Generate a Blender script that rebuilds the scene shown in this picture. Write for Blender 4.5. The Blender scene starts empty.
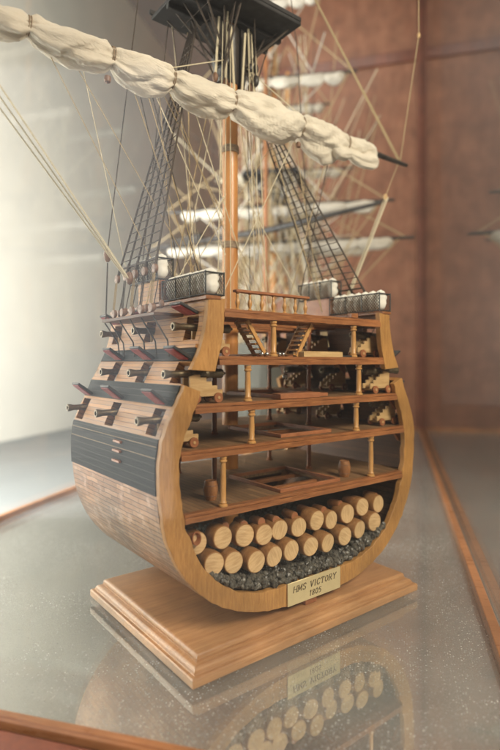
import bpy, math, random
from mathutils import Vector, Matrix, noise, Euler
random.seed(7)
S = bpy.context.scene
COL = S.collection
R = math.radians
PI = math.pi

# ------------------------------------------------------------------ materials
def newmat(name):
    m = bpy.data.materials.new(name); m.use_nodes = True
    nt = m.node_tree
    return m, nt, nt.nodes['Principled BSDF'], nt.nodes['Material Output']

def N(nt, typ, **kw):
    n = nt.nodes.new(typ)
    for k, v in kw.items():
        if hasattr(n, k): setattr(n, k, v)
        else: n.inputs[k].default_value = v
    return n

def L(nt, a, b): nt.links.new(a, b)

def ramp(nt, fac, stops):
    r = nt.nodes.new('ShaderNodeValToRGB')
    while len(r.color_ramp.elements) < len(stops): r.color_ramp.elements.new(0.5)
    for e, (p, c) in zip(r.color_ramp.elements, stops):
        e.position = p; e.color = (c[0], c[1], c[2], 1) if hasattr(c, '__len__') else (c, c, c, 1)
    L(nt, fac, r.inputs[0]); return r.outputs[0]

def mathn(nt, op, a, b=None, c=None):
    n = nt.nodes.new('ShaderNodeMath'); n.operation = op
    for i, x in enumerate((a, b, c)):
        if x is None: continue
        if isinstance(x, (int, float)): n.inputs[i].default_value = x
        else: L(nt, x, n.inputs[i])
    return n.outputs[0]

def mixc(nt, fac, a, b, mode='MIX'):
    n = nt.nodes.new('ShaderNodeMix'); n.data_type = 'RGBA'; n.blend_type = mode
    for i, x in ((0, fac), (6, a), (7, b)):
        if isinstance(x, (int, float)): n.inputs[i].default_value = x
        elif isinstance(x, (tuple, list)): n.inputs[i].default_value = (x[0], x[1], x[2], 1)
        else: L(nt, x, n.inputs[i])
    return n.outputs[2]

def wood(name, c1, c2, stretch=(1, 12, 12), scale=9, rough=.45, coat=0.0, bump=.15,
         seam=None, seamcol=(.05, .025, .01), uv=False, vary=.35):
    """stretched-noise wood; seam=(axis index, spacing, width, axis2, length2)"""
    m, nt, bs, out = newmat(name)
    tc = nt.nodes.new('ShaderNodeTexCoord')
    co = tc.outputs['UV'] if uv else tc.outputs['Object']
    mp = nt.nodes.new('ShaderNodeMapping'); mp.inputs['Scale'].default_value = stretch
    L(nt, co, mp.inputs[0])
    n1 = N(nt, 'ShaderNodeTexNoise', Scale=scale, Detail=7.0, Roughness=.62, Distortion=.6)
    L(nt, mp.outputs[0], n1.inputs['Vector'])
    n2 = N(nt, 'ShaderNodeTexNoise', Scale=4.0, Detail=3.0)
    L(nt, co, n2.inputs['Vector'])
    n3 = N(nt, 'ShaderNodeTexNoise', Scale=scale * 7, Detail=3.0)
    L(nt, mp.outputs[0], n3.inputs['Vector'])
    f = mathn(nt, 'ADD', mathn(nt, 'MULTIPLY', n1.outputs[0], .75), mathn(nt, 'MULTIPLY', n3.outputs[0], .25))
    col = ramp(nt, f, [(.33, c1), (.66, c2)])
    v = ramp(nt, n2.outputs[0], [(.3, 1 - vary), (.7, 1.0 + vary * .3)])
    col = mixc(nt, 1.0, col, v, 'MULTIPLY')
    h = f
    if seam:
        sx = nt.nodes.new('ShaderNodeSeparateXYZ'); L(nt, co, sx.inputs[0])
        ax, sp, w = seam[:3]
        q = mathn(nt, 'DIVIDE', sx.outputs[ax], sp)
        fr = mathn(nt, 'FRACT', q)
        line = mathn(nt, 'LESS_THAN', fr, w)
        fl = mathn(nt, 'FLOOR', q)
        if len(seam) > 3:
            q2 = mathn(nt, 'ADD', mathn(nt, 'DIVIDE', sx.outputs[seam[3]], seam[4]), mathn(nt, 'MULTIPLY', fl, .381))
            l2 = mathn(nt, 'LESS_THAN', mathn(nt, 'FRACT', q2), w * sp / seam[4])
            line = mathn(nt, 'MAXIMUM', line, l2)
            fl = mathn(nt, 'ADD', mathn(nt, 'MULTIPLY', fl, 7.3), mathn(nt, 'FLOOR', q2))
        wn = nt.nodes.new('ShaderNodeTexWhiteNoise'); wn.noise_dimensions = '1D'
        L(nt, fl, wn.inputs['W'])
        pv = ramp(nt, wn.outputs[0], [(0, .72), (1, 1.15)])
        col = mixc(nt, 1.0, col, pv, 'MULTIPLY')
        col = mixc(nt, line, col, seamcol)
        h = mathn(nt, 'SUBTRACT', mathn(nt, 'MULTIPLY', f, .4), line)
    L(nt, col, bs.inputs['Base Color'])
    rr = ramp(nt, n1.outputs[0], [(.3, max(0, rough - .1)), (.7, rough + .12)])
    L(nt, rr, bs.inputs['Roughness'])
    bs.inputs['Coat Weight'].default_value = coat; bs.inputs['Coat Roughness'].default_value = .12
    b = N(nt, 'ShaderNodeBump', Strength=bump, Distance=.004)
    L(nt, h, b.inputs['Height']); L(nt, b.outputs[0], bs.inputs['Normal'])
    return m

def plain(name, c, rough=.6, metal=0, nscale=30, amt=.3, bump=.2, bscale=None, coat=0, spec=.5, dist=.003):
    m, nt, bs, out = newmat(name)
    tc = nt.nodes.new('ShaderNodeTexCoord')
    n1 = N(nt, 'ShaderNodeTexNoise', Scale=float(nscale), Detail=6.0, Roughness=.6)
    L(nt, tc.outputs['Object'], n1.inputs['Vector'])
    lo = tuple(x * (1 - amt) for x in c); hi = tuple(min(1, x * (1 + amt)) for x in c)
    L(nt, ramp(nt, n1.outputs[0], [(.3, lo), (.7, hi)]), bs.inputs['Base Color'])
    L(nt, ramp(nt, n1.outputs[0], [(.3, min(1, rough + .1)), (.7, max(0, rough - .1))]), bs.inputs['Roughness'])
    bs.inputs['Metallic'].default_value = metal
    bs.inputs['Coat Weight'].default_value = coat
    bs.inputs['Specular IOR Level'].default_value = spec
    n2 = N(nt, 'ShaderNodeTexNoise', Scale=float(bscale or nscale * 3), Detail=4.0)
    L(nt, tc.outputs['Object'], n2.inputs['Vector'])
    b = N(nt, 'ShaderNodeBump', Strength=bump, Distance=dist)
    L(nt, n2.outputs[0], b.inputs['Height']); L(nt, b.outputs[0], bs.inputs['Normal'])
    return m

def copper():
    m, nt, bs, out = newmat('copper_sheathing')
    tc = nt.nodes.new('ShaderNodeTexCoord')
    br = nt.nodes.new('ShaderNodeTexBrick')
    for k, v in dict(Scale=1.0).items(): br.inputs[k].default_value = v
    br.inputs['Brick Width'].default_value = .115; br.inputs['Row Height'].default_value = .0185
    br.inputs['Mortar Size'].default_value = .0015; br.inputs['Mortar Smooth'].default_value = .3
    br.inputs['Color1'].default_value = (.25, .115, .05, 1); br.inputs['Color2'].default_value = (.44, .235, .12, 1)
    br.inputs['Mortar'].default_value = (.07, .035, .02, 1)
    wv = N(nt, 'ShaderNodeTexNoise', Scale=14.0, Detail=2.0); L(nt, tc.outputs['UV'], wv.inputs['Vector'])
    vm = nt.nodes.new('ShaderNodeVectorMath'); vm.operation = 'MULTIPLY_ADD'
    L(nt, wv.outputs['Color'], vm.inputs[0]); vm.inputs[1].default_value = (.014, .009, 0); L(nt, tc.outputs['UV'], vm.inputs[2])
    L(nt, vm.outputs[0], br.inputs['Vector'])
    n = N(nt, 'ShaderNodeTexNoise', Scale=16.0, Detail=8.0, Roughness=.7); L(nt, tc.outputs['UV'], n.inputs['Vector'])
    blot = ramp(nt, n.outputs[0], [(.56, 0.0), (.66, 1.0)])
    col = mixc(nt, mathn(nt, 'MULTIPLY', blot, .6), br.outputs[0], (.62, .40, .28))
    n2 = N(nt, 'ShaderNodeTexNoise', Scale=5.0, Detail=4.0); L(nt, tc.outputs['UV'], n2.inputs['Vector'])
    col = mixc(nt, 1.0, col, ramp(nt, n2.outputs[0], [(.35, .6), (.65, 1.1)]), 'MULTIPLY')
    L(nt, col, bs.inputs['Base Color'])
    bs.inputs['Metallic'].default_value = .35
    L(nt, ramp(nt, n.outputs[0], [(.3, .5), (.7, .28)]), bs.inputs['Roughness'])
    b = N(nt, 'ShaderNodeBump', Strength=1.0, Distance=.008)
    hh = mathn(nt, 'SUBTRACT', mathn(nt, 'MULTIPLY', n.outputs[0], .5), br.outputs['Fac'])
    L(nt, hh, b.inputs['Height']); L(nt, b.outputs[0], bs.inputs['Normal'])
    return m

def schlick(nt, f0=.045, gain=1.0):
    g = nt.nodes.new('ShaderNodeNewGeometry')
    d = nt.nodes.new('ShaderNodeVectorMath'); d.operation = 'DOT_PRODUCT'
    L(nt, g.outputs['Incoming'], d.inputs[0]); L(nt, g.outputs['Normal'], d.inputs[1])
    a = mathn(nt, 'ABSOLUTE', d.outputs['Value'])
    p = mathn(nt, 'POWER', mathn(nt, 'SUBTRACT', 1.0, a), 5.0)
    r = mathn(nt, 'ADD', mathn(nt, 'MULTIPLY', p, 1 - f0), f0)
    return mathn(nt, 'MINIMUM', mathn(nt, 'MULTIPLY', r, gain), 1.0)

def glass(name, f0=.045, gain=1.0, rough=.0, dust=.0, tint=(1, 1, 1), speck=0, dustcol=(.75, .74, .70)):
    m = bpy.data.materials.new(name); m.use_nodes = True; nt = m.node_tree; nt.nodes.clear()
    out = nt.nodes.new('ShaderNodeOutputMaterial')
    tr = nt.nodes.new('ShaderNodeBsdfTransparent'); tr.inputs[0].default_value = (*tint, 1)
    gl = nt.nodes.new('ShaderNodeBsdfGlossy'); gl.inputs['Roughness'].default_value = rough
    mx = nt.nodes.new('ShaderNodeMixShader')
    L(nt, schlick(nt, f0, gain), mx.inputs[0]); L(nt, tr.outputs[0], mx.inputs[1]); L(nt, gl.outputs[0], mx.inputs[2])
    last = mx.outputs[0]
    if dust > 0 or speck:
        df = nt.nodes.new('ShaderNodeBsdfDiffuse'); df.inputs[0].default_value = (*dustcol, 1)
        tc = nt.nodes.new('ShaderNodeTexCoord')
        n = N(nt, 'ShaderNodeTexNoise', Scale=1.6, Detail=5.0, Roughness=.6); L(nt, tc.outputs['Object'], n.inputs['Vector'])
        base = mathn(nt, 'MULTIPLY', ramp(nt, n.outputs[0], [(.3, .55), (.7, 1.35)]), dust)
        if speck:
            vo = N(nt, 'ShaderNodeTexVoronoi', Scale=120.0); L(nt, tc.outputs['Object'], vo.inputs['Vector'])
            sc = nt.nodes.new('ShaderNodeSeparateColor'); L(nt, vo.outputs['Color'], sc.inputs[0])
            rad = mathn(nt, 'MULTIPLY', mathn(nt, 'POWER', sc.outputs[0], 3.0), .33)
            dot = mathn(nt, 'LESS_THAN', vo.outputs['Distance'], rad)
            n4 = N(nt, 'ShaderNodeTexNoise', Scale=300.0, Detail=3.0); L(nt, tc.outputs['Object'], n4.inputs['Vector'])
            fine = ramp(nt, n4.outputs[0], [(.52, 0.0), (.68, 1.0)])
            n5 = N(nt, 'ShaderNodeTexNoise', Scale=2.6, Detail=4.0); L(nt, tc.outputs['Object'], n5.inputs['Vector'])
            patch = ramp(nt, n5.outputs[0], [(.38, .25), (.62, 1.0)])
            sp = mathn(nt, 'ADD', mathn(nt, 'MULTIPLY', dot, speck), mathn(nt, 'MULTIPLY', fine, speck * .28))
            base = mathn(nt, 'ADD', base, mathn(nt, 'MULTIPLY', sp, patch))
        mx2 = nt.nodes.new('ShaderNodeMixShader')
        L(nt, base, mx2.inputs[0]); L(nt, last, mx2.inputs[1]); L(nt, df.outputs[0], mx2.inputs[2]); last = mx2.outputs[0]
    L(nt, last, out.inputs[0])
    return m

def cloth(name, c, wscale=420, fold=.5):
    m, nt, bs, out = newmat(name)
    tc = nt.nodes.new('ShaderNodeTexCoord')
    n = N(nt, 'ShaderNodeTexNoise', Scale=9.0, Detail=6.0, Roughness=.6); L(nt, tc.outputs['Object'], n.inputs['Vector'])
    L(nt, ramp(nt, n.outputs[0], [(.3, tuple(x * .84 for x in c)), (.7, c)]), bs.inputs['Base Color'])
    bs.inputs['Roughness'].default_value = .9; bs.inputs['Specular IOR Level'].default_value = .15
    bs.inputs['Subsurface Weight'].default_value = .15; bs.inputs['Subsurface Radius'].default_value = (.03, .025, .02)
    bs.inputs['Subsurface Scale'].default_value = .5
    n2 = N(nt, 'ShaderNodeTexNoise', Scale=float(wscale), Detail=2.0); L(nt, tc.outputs['Object'], n2.inputs['Vector'])
    mp = nt.nodes.new('ShaderNodeMapping'); mp.inputs['Scale'].default_value = (2, 9, 9); L(nt, tc.outputs['Object'], mp.inputs[0])
    n3 = N(nt, 'ShaderNodeTexNoise', Scale=6.0, Detail=5.0, Distortion=1.2); L(nt, mp.outputs[0], n3.inputs['Vector'])
    h = mathn(nt, 'ADD', mathn(nt, 'MULTIPLY', n2.outputs[0], .12), mathn(nt, 'MULTIPLY', n3.outputs[0], fold))
    b = N(nt, 'ShaderNodeBump', Strength=.55, Distance=.012)
    L(nt, h, b.inputs['Height']); L(nt, b.outputs[0], bs.inputs['Normal'])
    return m

M = {}
M['plinth'] = wood('plinth_wood', (.40, .185, .075), (.60, .33, .15), (1, 14, 14), 5, .38, .35, .08)
M['frame'] = wood('frame_wood', (.34, .15, .036), (.58, .30, .090), (9, 9, 1.2), 16, .5, 0, .5, seam=None, vary=.35)
M['edge'] = wood('beam_wood', (.17, .050, .015), (.46, .185, .062), (1, 10, 14), 12, .42, .1, .3)
M['deck'] = wood('deck_planks', (.20, .105, .048), (.36, .21, .105), (12, 1, 12), 9, .55, 0, .25,
                 seam=(0, .024, .07, 1, .31), seamcol=(.06, .03, .015))
M['ochre'] = wood('ochre_planking', (.36, .145, .032), (.54, .25, .072), (1, 14, 14), 7, .5, 0, .5,
                  seam=(1, .0165, .11), uv=True, seamcol=(.10, .04, .015))
M['black'] = wood('black_planking', (.012, .013, .013), (.034, .035, .034), (1, 14, 14), 7, .68, 0, .5,
                  seam=(1, .024, .07), uv=True, seamcol=(.10, .095, .08))
M['lining'] = wood('inner_lining', (.10, .038, .015), (.21, .09, .036), (1, 12, 14), 8, .6, 0, .3,
                   seam=(2, .022, .08), seamcol=(.04, .015, .008))
M['copper'] = copper()
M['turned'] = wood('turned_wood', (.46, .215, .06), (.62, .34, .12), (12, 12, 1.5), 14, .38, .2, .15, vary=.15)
M['mast'] = wood('mast_wood', (.48, .19, .05), (.62, .29, .09), (14, 14, 1), 8, .38, .2, .15, vary=.15)
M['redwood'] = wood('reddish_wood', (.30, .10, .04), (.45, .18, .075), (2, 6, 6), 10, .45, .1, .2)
M['barrel'] = wood('cask_wood', (.26, .11, .034), (.44, .22, .08), (7, 7, 1), 16, .45, .1, .3, vary=.2)
M['barrelhead'] = wood('cask_head_wood', (.50, .29, .115), (.82, .57, .31), (14, 2, 2), 9, .36, .25, .4, vary=.3)
M['darkcask'] = wood('dark_cask_wood', (.24, .09, .03), (.42, .19, .07), (7, 7, 1), 16, .4, .2, .3)
M['carriage'] = wood('carriage_wood', (.48, .29, .12), (.66, .45, .22), (1, 8, 8), 14, .5, 0, .2, vary=.15)
M['black'].node_tree.nodes['Principled BSDF'].inputs['Specular IOR Level'].default_value = .2
M['lid'] = plain('black_lid_paint', (.03, .03, .03), .5, 0, 60, .4, .3)
M['red'] = plain('red_lid_paint', (.24, .016, .013), .5, 0, 50, .25, .25)
M['bronze'] = plain('gun_bronze', (.15, .115, .07), .38, .75, 60, .4, .25)
M['steel'] = plain('shot_steel', (.45, .43, .40), .22, .9, 60, .3, .1)
M['spar'] = plain('dark_spar_paint', (.035, .028, .024), .42, 0, 30, .4, .2)
M['top'] = plain('top_platform_paint', (.016, .014, .014), .7, 0, 14, .5, .3)
M['sail'] = cloth('sail_cloth', (.78, .70, .58), wscale=260, fold=1.1)
M['sailfar'] = cloth('pale_sail_cloth', (.56, .50, .42))
M['hammock'] = cloth('hammock_cloth', (.86, .82, .74), 500, .3)
M['rope'] = plain('pale_rope', (.66, .57, .40), .85, 0, 200, .2, .5, 400)
M['tan'] = plain('tan_rope', (.42, .31, .17), .85, 0, 200, .25, .5, 400)
M['tar'] = plain('tarred_rope', (.065, .047, .035), .8, 0, 200, .3, .5, 400)
M['brownrope'] = plain('brown_lashing', (.30, .22, .15), .85, 0, 200, .3, .6, 300)
M['netcord'] = plain('net_cord', (.13, .09, .055), .85, 0, 200, .3, .5, 400)
M['deadeye'] = plain('deadeye_wood', (.20, .10, .055), .5, 0, 60, .3, .3)
M['gravel'] = plain('gravel_stone', (.085, .076, .060), .38, 0, 55, .8, .6, 160, spec=.7)
M['brass'] = plain('plate_brass', (.80, .66, .38), .38, .45, 7, .12, .12, 60)
M['ink'] = plain('engraved_ink', (.10, .065, .03), .6)
M['rail'] = wood('case_rail_wood', (.40, .15, .055), (.60, .27, .11), (1, 14, 14), 6, .32, .4, .08)
M['casewood'] = wood('case_back_wood', (.26, .098, .052), (.36, .160, .092), (5, 5, 1), 1.6, .5, .05, .05, vary=.3)
M['post'] = wood('case_post_wood', (.16, .045, .025), (.24, .075, .04), (5, 5, 1), 4, .4, .2, .05)
M['white'] = plain('white_floor_paint', (.24, .24, .235), .6, 0, 1.5, .04, .03, 30)
M['cream'] = plain('cream_wall_paint', (.78, .70, .60), .42, 0, 1.5, .05, .03, 30, coat=.25)
M['silver'] = None
def silver():
    m, nt, bs, out = newmat('mirror_silvering')
    bs.inputs['Metallic'].default_value = 1
    tc = nt.nodes.new('ShaderNodeTexCoord')
    n = N(nt, 'ShaderNodeTexNoise', Scale=2.0, Detail=6.0); L(nt, tc.outputs['Object'], n.inputs['Vector'])
    L(nt, ramp(nt, n.outputs[0], [(.3, (.78, .79, .78)), (.7, (.86, .87, .86))]), bs.inputs['Base Color'])
    L(nt, ramp(nt, n.outputs[0], [(.3, .015), (.7, .04)]), bs.inputs['Roughness'])
    return m
M['silver'] = silver()
M['sheet'] = glass('dusty_glass_sheet', .045, 1.0, .02, .085, (.955, .965, .96), speck=.7, dustcol=(.80, .78, .75))
M['pane'] = glass('clear_pane', .045, 1.0, .03, .0, (.97, .985, .975))
M['frontpane'] = glass('front_pane', .04, 1.0, .07, .004, (.98, .985, .98))
M['table'] = wood('room_floor_wood', (.16, .09, .05), (.25, .15, .09), (1, 10, 10), 2, .5, 0, .1)
M['roomwall'] = plain('room_wall_paint', (.36, .26, .20), .8, 0, .5, .12, .05, 8)

# ------------------------------------------------------------------ mesh helper
class MB:
    def __init__(s): s.v = []; s.f = []; s.mi = []; s.uv = {}
    def add(s, vs, fs, mi=0):
        o = len(s.v); s.v += [tuple(v) for v in vs]
        for f in fs: s.f.append(tuple(i + o for i in f)); s.mi.append(mi)
        return o
    def box(s, x0, x1, y0, y1, z0, z1, mi=0, mat=None):
        vs = [Vector((x, y, z)) for z in (z0, z1) for y in (y0, y1) for x in (x0, x1)]
        if mat: vs = [mat @ v for v in vs]
        s.add(vs, [(0, 2, 3, 1), (4, 5, 7, 6), (0, 1, 5, 4), (2, 6, 7, 3), (0, 4, 6, 2), (1, 3, 7, 5)], mi)
    def prism(s, poly, y0, y1, mi=0, mat=None):
        """poly in x,z extruded along y"""
        n = len(poly)
        vs = [Vector((x, y0, z)) for x, z in poly] + [Vector((x, y1, z)) for x, z in poly]
        if mat: vs = [mat @ v for v in vs]
        fs = [tuple(range(n)), tuple(range(2 * n - 1, n - 1, -1))]
        fs += [(i, i + n, (i + 1) % n + n, (i + 1) % n) for i in range(n)]
        s.add(vs, fs, mi)
    def strip(s, A, B, y0, y1, mi=0):
        """solid between two matching x,z polylines, extruded along y"""
        n = len(A); vs = []
        for y in (y0, y1):
            vs += [(x, y, z) for x, z in A] + [(x, y, z) for x, z in B]
        fs = []
        for i in range(n - 1):
            fs.append((i, i + 1, n + i + 1, n + i)); k = 2 * n
            fs.append((k + i, k + n + i, k + n + i + 1, k + i + 1))
            fs.append((i, k + i, k + i + 1, i + 1)); fs.append((n + i, n + i + 1, k + n + i + 1, k + n + i))
        fs.append((0, n, 3 * n, 2 * n)); e = n - 1
        fs.append((e, 2 * n + e, 3 * n + e, n + e))
        s.add(vs, fs, mi)
    def tube(s, pts, r, n=6, mi=0, closed=False):
        pts = [Vector(p) for p in pts]; m = len(pts); vs = []
        rr = r if hasattr(r, '__len__') else [r] * m
        up = None
        for i, p in enumerate(pts):
            if closed: t = pts[(i + 1) % m] - pts[i - 1]
            else: t = pts[min(i + 1, m - 1)] - pts[max(i - 1, 0)]
            t.normalize()
            if up is None: up = Vector((0, 0, 1)) if abs(t.z) < .9 else Vector((1, 0, 0))
            a = t.cross(up).normalized(); b = a.cross(t).normalized(); up = b
            for k in range(n):
                q = 2 * PI * k / n
                vs.append(p + (a * math.cos(q) + b * math.sin(q)) * rr[i])
        fs = []
        for i in range(m if closed else m - 1):
            j = (i + 1) % m
            for k in range(n):
                k2 = (k + 1) % n; fs.append((i * n + k, i * n + k2, j * n + k2, j * n + k))
        if not closed:
            fs.append(tuple(range(n - 1, -1, -1))); fs.append(tuple((m - 1) * n + k for k in range(n)))
        s.add(vs, fs, mi)
    def lathe(s, prof, mat=None, n=20, mi=0):
        """prof (r,h) about z"""
        vs = []; fs = []
        for r, h in prof:
            for k in range(n):
                q = 2 * PI * k / n; v = Vector((r * math.cos(q), r * math.sin(q), h))
                vs.append(mat @ v if mat else v)
        m = len(prof)
        for i in range(m - 1):
            for k in range(n):
                k2 = (k + 1) % n; fs.append((i * n + k, i * n + k2, (i + 1) * n + k2, (i + 1) * n + k))
        fs.append(tuple(range(n - 1, -1, -1))); fs.append(tuple((m - 1) * n + k for k in range(n)))
        s.add(vs, fs, mi)
    def ball(s, c, r, n=10, sc=(1, 1, 1), mi=0):
        prof = [(max(1e-4, r * math.sin(PI * i / n)), -r * math.cos(PI * i / n)) for i in range(n + 1)]
        mt = Matrix.Translation(c) @ Matrix.Diagonal((*sc, 1)); s.lathe(prof, mt, n * 2, mi)
    def build(s, name, mats, parent=None, bevel=0, smooth=40, off=None, seg=2):
        me = bpy.data.meshes.new(name)
        vs = s.v if off is None else [(v[0] - off[0], v[1] - off[1], v[2] - off[2]) for v in s.v]
        me.from_pydata(vs, [], s.f)
        if not isinstance(mats, (list, tuple)): mats = [mats]
        for m in mats: me.materials.append(m)
        for p, i in zip(me.polygons, s.mi): p.material_index = i
        if s.uv:
            ul = me.uv_layers.new(name='UVMap')
            for lp in me.loops: ul.data[lp.index].uv = s.uv.get(lp.vertex_index, (0, 0))
        me.validate(); me.update()
        if smooth:
            me.shade_smooth(); me.set_sharp_from_angle(angle=R(smooth))
        o = bpy.data.objects.new(name, me); COL.objects.link(o)
        if parent is not None: o.parent = parent
        if off is not None: o.location = off
        if bevel:
            b = o.modifiers.new('bevel', 'BEVEL'); b.width = bevel; b.segments = seg; b.limit_method = 'ANGLE'; b.angle_limit = R(35)
        return o

def tag(o, label=None, cat=None, group=None, kind=None):
    for k, v in (('label', label), ('category', cat), ('group', group), ('kind', kind)):
        if v: o[k] = v
    return o

def empty(name, loc=(0, 0, 0), rot=0, label=None, cat=None, group=None):
    o = bpy.data.objects.new(name, None); COL.objects.link(o)
    o.empty_display_size = .05; o.location = loc; o.rotation_euler = (0, 0, rot)
    return tag(o, label, cat, group)

def copy_tree(o, parent=None):
    c = o.copy(); COL.objects.link(c)
    if parent is not None: c.parent = parent
    for ch in list(o.children): copy_tree(ch, c)
    return c

# ------------------------------------------------------------------ frames of reference
ANG = R(37.95)
U = Vector((math.cos(ANG), math.sin(ANG), 0)); V = Vector((-math.sin(ANG), math.cos(ANG), 0))
ORG = Vector((-.177, 1.616, 0)) + U * .5765
SHIP = Matrix.Translation(ORG) @ Matrix.Rotation(ANG, 4, 'Z')      # ship frame: x athwart, y fore-and-aft (away), z up
def W(s, j, z): return SHIP @ Vector((s, j, z))
CANG = -math.atan2(.264, .9645)
CASE = Matrix.Rotation(CANG, 4, 'Z')                                # case frame: x across the case, y into it

def tub(o):  # place a top-level object built in ship-local terms
    o.matrix_world = SHIP @ Matrix.Translation(o.location); return o

# ------------------------------------------------------------------ display case (case frame)
LX, RX, Y0, Y1, TOP = -2.41, .352, 1.245, 8.2, 7.6
case = empty('display_case', CASE @ Vector((RX - 1.38, Y0, 0)), CANG,
             'large glazed display case with reddish wooden back and oak rails round a mirrored base', 'display case')
co = Vector((RX - 1.38, Y0, 0))
def cpart(mb, name, mat, bevel=0, smooth=40, **k):
    mb.v = [tuple(Vector(v) - co) for v in mb.v]
    return mb.build(name, mat, case, bevel, smooth, **k)
b = MB(); b.box(LX - .3, RX + .3, Y1 + .02, Y1 + .08, -.1, TOP); cpart(b, 'back_panel', M['casewood'])
b = MB(); b.box(LX, RX, Y1 - .03, Y1 + .018, 5.45, 5.62); cpart(b, 'batten', M['post'], .01)
b = MB(); b.box(LX - .06, LX - .048, Y0, Y1, -.02, TOP); cpart(b, 'side_pane', M['pane'])
b = MB(); b.box(RX + .030, RX + .042, Y0, Y1, -.02, TOP); cpart(b, 'side_pane', M['pane'])
b = MB(); b.box(LX, RX, Y0 - .022, Y0 - .012, -.02, TOP); cpart(b, 'front_pane', M['frontpane'])
# rails with a small stepped profile
def rail(x0, y0, x1, y1, w=.045, h=.035):
    mb = MB(); d = Vector((x1 - x0, y1 - y0, 0)); ln = d.length; a = math.atan2(d.y, d.x)
    mt = Matrix.Translation((x0, y0, 0)) @ Matrix.Rotation(a, 4, 'Z')
    prof = [(-w / 2, -.02), (w / 2, -.02), (w / 2, h * .45), (w * .32, h * .62), (w * .3, h), (-w / 2, h)]
    n = len(prof); vs = [mt @ Vector((0, p, q)) for p, q in prof] + [mt @ Vector((ln, p, q)) for p, q in prof]
    mb.add(vs, [tuple(range(n)), tuple(range(2 * n - 1, n - 1, -1))] + [(i, i + n, (i + 1) % n + n, (i + 1) % n) for i in range(n)])
    return mb
cpart(rail(RX + .002, Y1, RX + .002, Y0 + .02), 'rail', M['rail'], .004)
cpart(rail(LX, Y0 + .02, LX, Y1), 'rail', M['rail'], .004)
cpart(rail(RX - .02, Y0 + .012, LX + .025, Y0 - .004, .03, .016), 'rail', M['rail'], .004)
b = MB(); b.box(LX - .1, RX + .1, Y0 - .30, Y0 - .026, -.25, -.004); cpart(b, 'front_board', M['post'], .006)
cpart(rail(LX + .03, Y1 - .03, RX - .03, Y1 - .03, .06, .05), 'rail', M['rail'], .004)
b = MB(); b.box(RX - .03, RX + .028, Y1 - .10, Y1 - .035, -.02, TOP); cpart(b, 'corner_post', M['post'], .01)

def slab(name, x0, x1, y0, y1, z0, z1, mat, kind='structure', mtx=CASE):
    mb = MB(); mb.box(x0, x1, y0, y1, z0, z1); o = mb.build(name, mat, None, smooth=0); o.matrix_world = mtx
    return tag(o, kind=kind)
slab('glass_sheet', LX, RX + .028, Y0, Y1, -.004, 0, M['sheet'])
slab('mirror_base', LX - .03, RX + .028, Y0 - .03, Y1, -.05, -.024, M['silver'])
slab('floor', -14, 14, -6, 16, -.3, -.2, M['white'])
slab('wall', 7, 7.2, -6, 16, -.2, 9, M['roomwall'])
slab('wall', -5.9, -5.7, -6, 16, -.2, 9, M['cream'])

# ------------------------------------------------------------------ plinth
pl = empty('wooden_plinth', W(0, .41, 0), ANG, 'moulded oak base plinth under the cut-away ship', 'plinth')
def sq_stack(levels):
    mb = MB(); vs = []; fs = []
    for ins, z in levels:
        hx, hy = .5765 - ins, .4135 - ins
        vs += [(-hx, -hy, z), (hx, -hy, z), (hx, hy, z), (-hx, hy, z)]
    for i in range(len(levels) - 1):
        for k in range(4): fs.append((i * 4 + k, i * 4 + (k + 1) % 4, i * 4 + 4 + (k + 1) % 4, i * 4 + 4 + k))
    fs.append((3, 2, 1, 0)); e = len(levels) * 4 - 4; fs.append((e, e + 1, e + 2, e + 3))
    mb.add(vs, fs); return mb
lv = [(.002, 0.0), (.0, .004), (.0, .026), (.004, .030), (.014, .031)]
for k in range(7):   # cove
    q = k / 6 * PI / 2; lv.append((.016 + .020 * (1 - math.cos(q)), .033 + .018 * math.sin(q)))
lv += [(.040, .0525), (.040, .058)]
sq_stack(lv).build('base_board', M['plinth'], pl, 0, 25)
sq_stack([(.042, .058), (.041, .062), (.043, .070), (.050, .0755), (.056, .0765)]).build('top_board', M['plinth'], pl, 0, 50)

# ------------------------------------------------------------------ ship model
SB = Vector((0, .45, .0765))
ship = empty('model_ship', W(*SB), ANG,
             'large wooden cut-away model of a sailing warship showing decks and a hold of casks', 'model ship')
def P(mb, name, mats, parent=None, bevel=0, smooth=40, seg=1):
    """add a part given in ship coordinates; its origin goes to its own middle"""
    xs = [sum(v[i] for v in mb.v) / len(mb.v) for i in range(3)]
    c = Vector(xs)
    mesh_uvs = mb.uv
    mb.v = [(v[0] - c.x, v[1] - c.y, v[2] - c.z) for v in mb.v]
    o = mb.build(name, mats, None, bevel, smooth, seg=seg)
    par = parent if parent is not None else ship
    o.parent = par
    base = SB if par is ship else Vector(par['_c'])
    o.location = c - base
    o['_c'] = tuple(c)
    return o

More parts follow.
